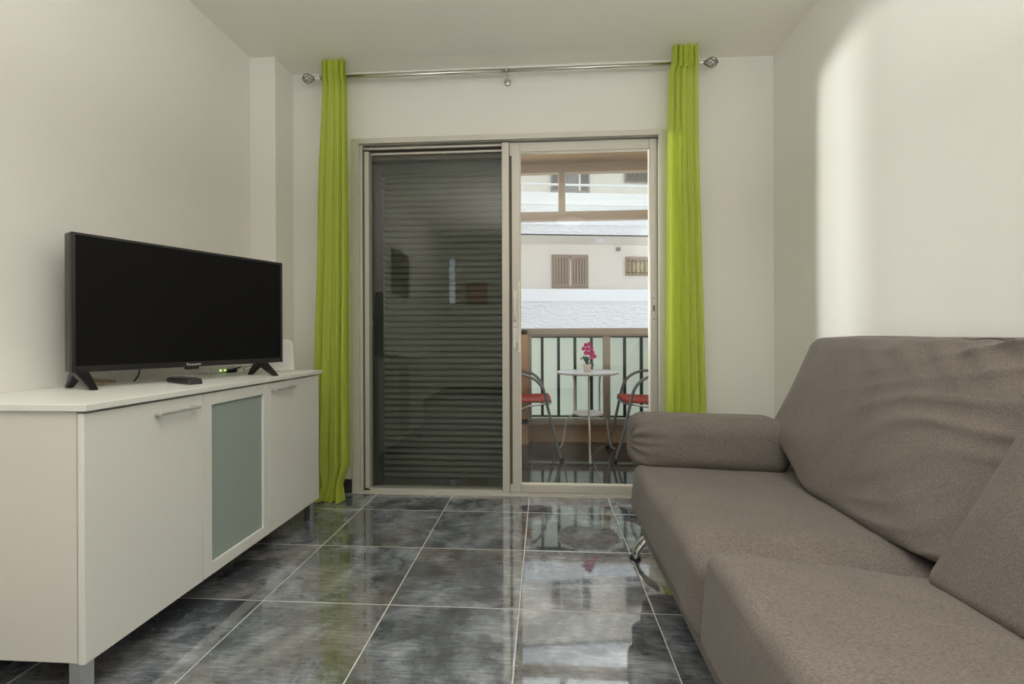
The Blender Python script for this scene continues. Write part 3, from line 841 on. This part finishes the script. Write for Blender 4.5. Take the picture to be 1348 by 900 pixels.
for k, c in enumerate(fl_pts):
    bm = BM()
    for j in range(5):
        a_ = 2 * PI * j / 5 + k; u_ = V((math.cos(a_), -.25, math.sin(a_))).normalized(); s2 = V((-math.sin(a_), 0, math.cos(a_)))
        P0 = V(c); pts = []
        for t, wd in ((.0, .002), (.35, .007), (.7, .0085), (1., .003)):
            pts.append((bm.verts.new(P0 + u_ * .0175 * t + s2 * wd), bm.verts.new(P0 + u_ * .0175 * t - s2 * wd)))
        for a, bq in zip(pts, pts[1:]): bm.faces.new((a[0], a[1], bq[1], bq[0]))
    o = obj('blossom', bm, MT['petal'], pl); mdf = o.modifiers.new('t', 'SOLIDIFY'); mdf.thickness = .0015

# chairs (local: x forward toward the table, origin on the floor under the seat centre)
def chair(label, loc, rz):
    c = empty('balcony_chair', loc, label, 'chair', 'red seated balcony chairs', rz=rz, local=True)
    for sy in (-1, 1):
        y = sy * .235; yb = sy * .20
        bm = BM()
        tube(bm, [(-.20, yb, .010), (-.205, yb, .25), (-.215, y * .95, .45), (-.205, y, .56), (-.165, y, .635), (-.09, y, .640), (-.01, y, .610), (.045, y, .555), (.075, y, .475), (.105, y, .34), (.145, y, .175), (.195, y, .008)], .0115, 10, 5)
        obj('side_frame', bm, MT['tube'], c, True)
        bm = BM(); tube(bm, [(.085, y * .98, .425), (-.05, y * .96, .405), (-.212, yb, .33)], .007, 8); obj('brace', bm, MT['steel'], c, True)
        for fx_, fy_ in ((.195, y), (-.20, yb)):
            bm = BM(); lathe(bm, [(.015, 0), (.016, .006), (.013, .02)], (fx_, fy_, .0005), 12); obj('foot_cap', bm, MT['rubber'], c, True)
    def f(i, j, k): return ((-.20, .115)[i], (-.205, .205)[j] * (.93 if i == 0 else 1), ((.422, .448) if i == 0 else (.430, .456))[k])
    def fn(u, v, w, p, n): return p + V((0, 0, -.012 * (1 - u * u) * (1 - v * v)))
    obj('seat', cushion(corners(f), .012, 14, (0.05, 0, .0), fn), MT['red'], c, True)
    bm = BM(); tube(bm, [(.095, -.23, .428), (.118, -.15, .425), (.118, .15, .425), (.095, .23, .428)], .009, 8, 4)
    obj('seat_rail', bm, MT['tube'], c, True)
    bm = BM(); tube(bm, [(-.21, -.21, .42), (-.21, .21, .42)], .009, 8); obj('seat_rail', bm, MT['tube'], c, True)
    bm = BM()
    tube(bm, [(-.205, -.215, .40), (-.235, -.21, .62), (-.27, -.17, .80), (-.28, 0, .83), (-.27, .17, .80), (-.235, .21, .62), (-.205, .215, .40)], .0115, 10, 6)
    obj('back_tube', bm, MT['tube'], c, True)
    def f(i, j, k): return ((-.272 + i * .012) + (.035 if k == 0 else 0), (-.18, .18)[j], (.52, .77)[k])
    obj('backrest', cushion(corners(f), .006, 10), MT['red'], c, True)
    return c
chair('grey tubular armchair with red seat, left of the bistro table on the balcony', (-.070, 3.83, 0), .03)
c1 = [o for o in SC.objects if o.name.startswith('balcony_chair')][0]
c2 = copy_tree(c1); c2.location = (.722, 3.82, 0); c2.rotation_euler = (0, 0, PI - .0)
c2['label'] = 'grey tubular armchair with red seat, right of the bistro table on the balcony'

# ------------------------------------------------------------------ building across the street
A = math.radians(8.5)
bd = empty('apartment_building', (0, 0, 0), 'white apartment building across the street with textured balcony parapets and shuttered windows', 'building', rz=A, local=True)
U0, U1 = -6.5, 9.5
bm = BM(); box(bm, U0, U1, 10.0, 13, -6, 5.75); obj('wall', bm, MT['facade'], bd)
for zb, zt, band in ((-1.6, -.3, 1), (1.02, 1.838, 0), (2.885, 3.675, 0), (4.95, 5.75, 0)):
    bm = BM(); box(bm, U0, U1, 9.0, 9.12, zb, zt - .235); o = obj('parapet', bm, MT['stucco'], bd)
    bm = BM(); box(bm, U0, U1, 8.985, 9.13, zt - .235, zt); obj('band', bm, MT['facade_trim'], o, bevel=.01)
    for k in range(-1, 3): obj('joint', bx(1.63 + k * 1.54 - .008, 1.63 + k * 1.54 + .008, 8.98, 8.99, zt - .11, zt - .02), MT['facade'], o)
for zs_ in (.86, 2.885, 4.95):
    bm = BM(); box(bm, U0, U1, 9.02, 10.0, zs_, zs_ + .16); obj('balcony_slab', bm, MT['facade'], bd)
bm = BM(); box(bm, U0, U1, 8.976, 8.998, 3.060, 3.066); obj('drip_groove', bm, MT['facade_trim'], bd)
bm = BM(); tube(bm, [(U0, 9.03, 3.835), (U1, 9.03, 3.835)], .022, 8)
hr_ = obj('handrail', bm, MT['facade_trim'], bd)
for k in range(-2, 3):
    bm = BM(); tube(bm, [(3.06 + k * 2.1, 9.03, 3.66), (3.06 + k * 2.1, 9.03, 3.84)], .010, 6); obj('rail_post', bm, MT['facade_trim'], hr_)
# lower shuttered window
def shutter_pair(u0, u1, z0, z1, mat, nslat):
    fm = BM(); frame_xz(fm, u0, u1, 9.965, 10.0, z0, z1, .03); wn = obj('window', fm, mat, bd)
    mid = (u0 + u1) / 2
    for a0, a1 in ((u0 + .03, mid - .012), (mid + .012, u1 - .03)):
        bm = BM(); frame_xz(bm, a0, a1, 9.945, 9.985, z0 + .03, z1 - .03, .05)
        k = a0 + .05; st = (a1 - a0 - .1) / nslat
        while k < a1 - .05 - 1e-4:
            box(bm, k + .012, k + st - .008, 9.955, 9.975, z0 + .08, z1 - .08); k += st
        box(bm, a0 + .04, a1 - .04, 9.978, 9.988, z0 + .06, z1 - .06)
        obj('shutter_leaf', bm, mat, wn)
    obj('meeting_strip', bx(mid - .010, mid + .010, 9.94, 9.97, z0 + .03, z1 - .1), MT['cream'], wn)
shutter_pair(1.668, 2.447, 1.965, 2.665, MT['shutter_tan'], 4)
# small grilled window
def grille_window(u0, u1, z0, z1, back_mat, frame_m):
    fm = BM(); frame_xz(fm, u0, u1, 9.95, 9.999, z0, z1, .022, wt=.06); wn = obj('window', fm, frame_m, bd)
    obj('blind', bx(u0 + .02, u1 - .02, 9.985, 9.995, z0 + .02, z1 - .05), back_mat, wn)
    bm = BM(); k = u0 + .05
    while k < u1 - .04:
        tube(bm, [(k, 9.94, z0 + .02), (k, 9.94, z1 - .06)], .008, 6)
        k += .085
    k = u0 + .16
    while k < u1 - .10:
        pts = [(k + .055 * math.cos(t), 9.935, (z0 + z1) / 2 - .02 + (z1 - z0) * .33 * math.sin(t)) for t in [2 * PI * i / 16 for i in range(17)]]
        tube(bm, pts, .008, 6); k += .20
    for zz_ in (z0 + .06, z1 - .10): tube(bm, [(u0 + .02, 9.94, zz_), (u1 - .02, 9.94, zz_)], .008, 6)
    obj('grille', bm, MT['grille'], wn)
grille_window(3.258, 4.02, 2.235, 2.635, MT['yellow_blind'], MT['shutter_tan'])
grille_window(3.245, 4.15, 4.215, 4.85, MT['dark_open'], MT['shutter_gry'])
# upper window with shutter leaf and dark opening
fm = BM(); frame_xz(fm, 1.650, 2.480, 9.95, 9.999, 3.98, 4.85, .03); wn = obj('window', fm, MT['shutter_gry'], bd)
obj('opening', bx(1.68, 2.45, 9.985, 9.995, 4.01, 4.82), MT['dark_open'], wn)
bm = BM(); k = 1.90
while k < 2.24: box(bm, k, k + .042, 9.955, 9.975, 4.02, 4.80); k += .052
obj('shutter_leaf', bm, MT['shutter_gry'], wn)
obj('meeting_strip', bx(2.245, 2.285, 9.945, 9.98, 4.01, 4.82), MT['facade_trim'], wn)
obj('meeting_strip', bx(1.835, 1.865, 9.945, 9.98, 4.01, 4.82), MT['facade_trim'], wn)
bm = BM(); lathe(bm, [(.001, -.065), (.05, -.060), (.09, -.035), (.105, -.012), (.105, 0), (.001, 0)], (2.53, 9.45, 2.884), 24)
obj('ceiling_light', bm, MT['facade_trim'], bd, True)
obj('vent', bx(3.055, 3.150, 9.98, 10.0, 2.755, 2.835), MT['shutter_gry'], bd)
obj('street', bx(-14, 16, 4.6, 9.0, -6.2, -6), MT['street'], kind='structure')
# the rest of our own building, above and around the flat
bm = BM(); box(bm, -9, 9, -4.0, 4.36, 2.72, 11.0); obj('wall_upper_storeys', bm, MT['earth'], kind='structure')
bm = BM(); box(bm, -9, 9, -4.0, 4.36, -6, -.13); obj('wall_lower_storeys', bm, MT['earth'], kind='structure')

# ------------------------------------------------------------------ pictures seen in the door glass
def picture(loc, w_, h_, axis, mat, label, grp=None):
    p_ = empty('framed_picture', loc, label, 'picture', grp)
    x, y, z = loc
    bm = BM()
    if axis == 'y':
        frame_xz(bm, x - w_ / 2, x + w_ / 2, y, y + .02, z - h_ / 2, z + h_ / 2, .02); obj('frame', bm, MT['wood_dark'], p_)
        obj('print', bx(x - w_ / 2 + .02, x + w_ / 2 - .02, y + .003, y + .012, z - h_ / 2 + .02, z + h_ / 2 - .02), mat, p_)
    else:
        frame_yz(bm, x, x + .02, y - w_ / 2, y + w_ / 2, z - h_ / 2, z + h_ / 2, .02); obj('frame', bm, MT['wood_dark'], p_)
        obj('print', bx(x + .003, x + .012, y - w_ / 2 + .02, y + w_ / 2 - .02, z - h_ / 2 + .02, z + h_ / 2 - .02), mat, p_)
picture((-1.13, YN + .0005, 1.67), .36, .38, 'y', MT['art_red'], 'red abstract picture on the rear wall, seen reflected in the balcony door glass')
picture((XL + .0005, .25, 1.66), .62, .50, 'x', MT['art_dark'], 'dark picture on the left wall, faintly reflected in the balcony door glass')

# ------------------------------------------------------------------ added fill lamp, unseen behind the camera
lp = empty('added_fill_lamp', (.35, -.75, H), 'added round white fill lamp, unseen behind the camera', 'lamp')
bm = BM(); lathe(bm, [(.001, 0), (.20, 0), (.20, -.03), (.001, -.031)], (.35, -.75, H - .0005), 40); obj('fill_lamp_base', bm, MT['white_pl'], lp, True)
bm = BM(); lathe(bm, [(.19, -.031), (.185, -.06), (.12, -.085), (.001, -.095)], (.35, -.75, H - .0005), 40, close=False); obj('fill_lamp_shade', bm, MT['fill_glow'], lp, True)

# ------------------------------------------------------------------ lights
def area(name, loc, target, sx, sy, power, col, spread=PI):
    l = bpy.data.lights.new(name, 'AREA'); l.shape = 'RECTANGLE'; l.size = sx; l.size_y = sy; l.energy = power; l.color = col; l.spread = spread
    o = bpy.data.objects.new(name, l); COL.objects.link(o); o.location = loc
    dr = V(target) - V(loc); o.rotation_euler = dr.to_track_quat('-Z', 'Y').to_euler()
    return o
area('fill_down', (-.15, -.1, H - .06), (-.15, -.1, 0), 2.2, 2.2, 14, (1., .99, .965), math.radians(140))  # added downward fill, no fixture in the room
area('fill_up', (.05, -.1, 1.72), (.05, -.1, 3), 2.2, 2.0, 57, (1., .985, .95))  # unseen upward fill, added to brighten ceiling and walls
area('added_band_lamp', (-3.64, 5.01, 1.36), (.3, 2.83, 1.70), .42, .42, 25, (1., .98, .95), math.radians(70))  # small lamp added outside, assumed source of the right wall's bright band
area('added_outdoor_fill', (-2.99, 5.9, 1.25), (.3, 2.83, 1.25), 2.75, .5, 210, (1., .99, .97))  # unseen lamp added outside to brighten the right wall, its source assumed
sn = bpy.data.lights.new('sun', 'SUN'); sn.energy = 3.6; sn.angle = .009; sn.color = (1, .96, .9)
so_ = bpy.data.objects.new('sun', sn); COL.objects.link(so_)
so_.rotation_euler = V((-.25, .64, -.76)).to_track_quat('-Z', 'Y').to_euler()

wd = bpy.data.worlds.new('sky'); SC.world = wd; wd.use_nodes = True
nt = wd.node_tree; bg = nt.nodes['Background']
tc = N(nt, 'ShaderNodeTexCoord'); sp = N(nt, 'ShaderNodeSeparateXYZ'); nt.links.new(tc.outputs['Generated'], sp.inputs[0])
rp_ = N(nt, 'ShaderNodeValToRGB'); nt.links.new(sp.outputs['Z'], rp_.inputs[0])
rp_.color_ramp.elements[0].color = (.90, .95, 1.0, 1); rp_.color_ramp.elements[1].color = (.50, .68, 1.0, 1); rp_.color_ramp.elements[1].position = .9
ns = N(nt, 'ShaderNodeTexNoise', Scale=2.2, Detail=5.); nt.links.new(tc.outputs['Generated'], ns.inputs['Vector'])
rc_ = N(nt, 'ShaderNodeValToRGB'); nt.links.new(ns.outputs['Fac'], rc_.inputs[0]); rc_.color_ramp.elements[0].position = .48; rc_.color_ramp.elements[1].position = .66
mx = N(nt, 'ShaderNodeMix', data_type='RGBA'); nt.links.new(rc_.outputs[0], mx.inputs['Factor']); nt.links.new(rp_.outputs[0], mx.inputs['A']); mx.inputs['B'].default_value = (1, 1, 1, 1)
nt.links.new(mx.outputs['Result'], bg.inputs['Color']); bg.inputs['Strength'].default_value = 2.2

# ------------------------------------------------------------------ camera
F, YAW, ROLL, CY, CH = 630.6, .066, -.0035, 444.3, .921
ca, sa = math.cos(YAW), math.sin(YAW); c, s = math.cos(ROLL), math.sin(ROLL)
right = V((c * ca, c * sa, s)); up = V((-s * ca, -s * sa, c)); fwd = V((-sa, ca, 0))
cam = bpy.data.cameras.new('camera'); co = bpy.data.objects.new('camera', cam); COL.objects.link(co)
Mx = Matrix((( right.x, up.x, -fwd.x, 0), (right.y, up.y, -fwd.y, 0), (right.z, up.z, -fwd.z, CH), (0, 0, 0, 1)))
co.matrix_world = Mx
cam.sensor_width = 36; cam.lens = F * 36 / 1348; cam.clip_start = .02
cam.shift_y = (CY - 450) / 1348
SC.camera = co

for o in SC.objects:
    if '_local' in o.keys(): del o['_local']
SC.view_settings.view_transform = 'Standard'; SC.view_settings.look = 'None'; SC.view_settings.gamma = 1
SC.view_settings.use_curve_mapping = False; SC.view_settings.exposure = 0.14
SC.cycles.use_denoising = True
SC.cycles.max_bounces = 14; SC.cycles.diffuse_bounces = 7; SC.cycles.transparent_max_bounces = 24; SC.cycles.glossy_bounces = 6
SC.cycles.sample_clamp_indirect = 8; SC.cycles.caustics_reflective = False; SC.cycles.caustics_refractive = False
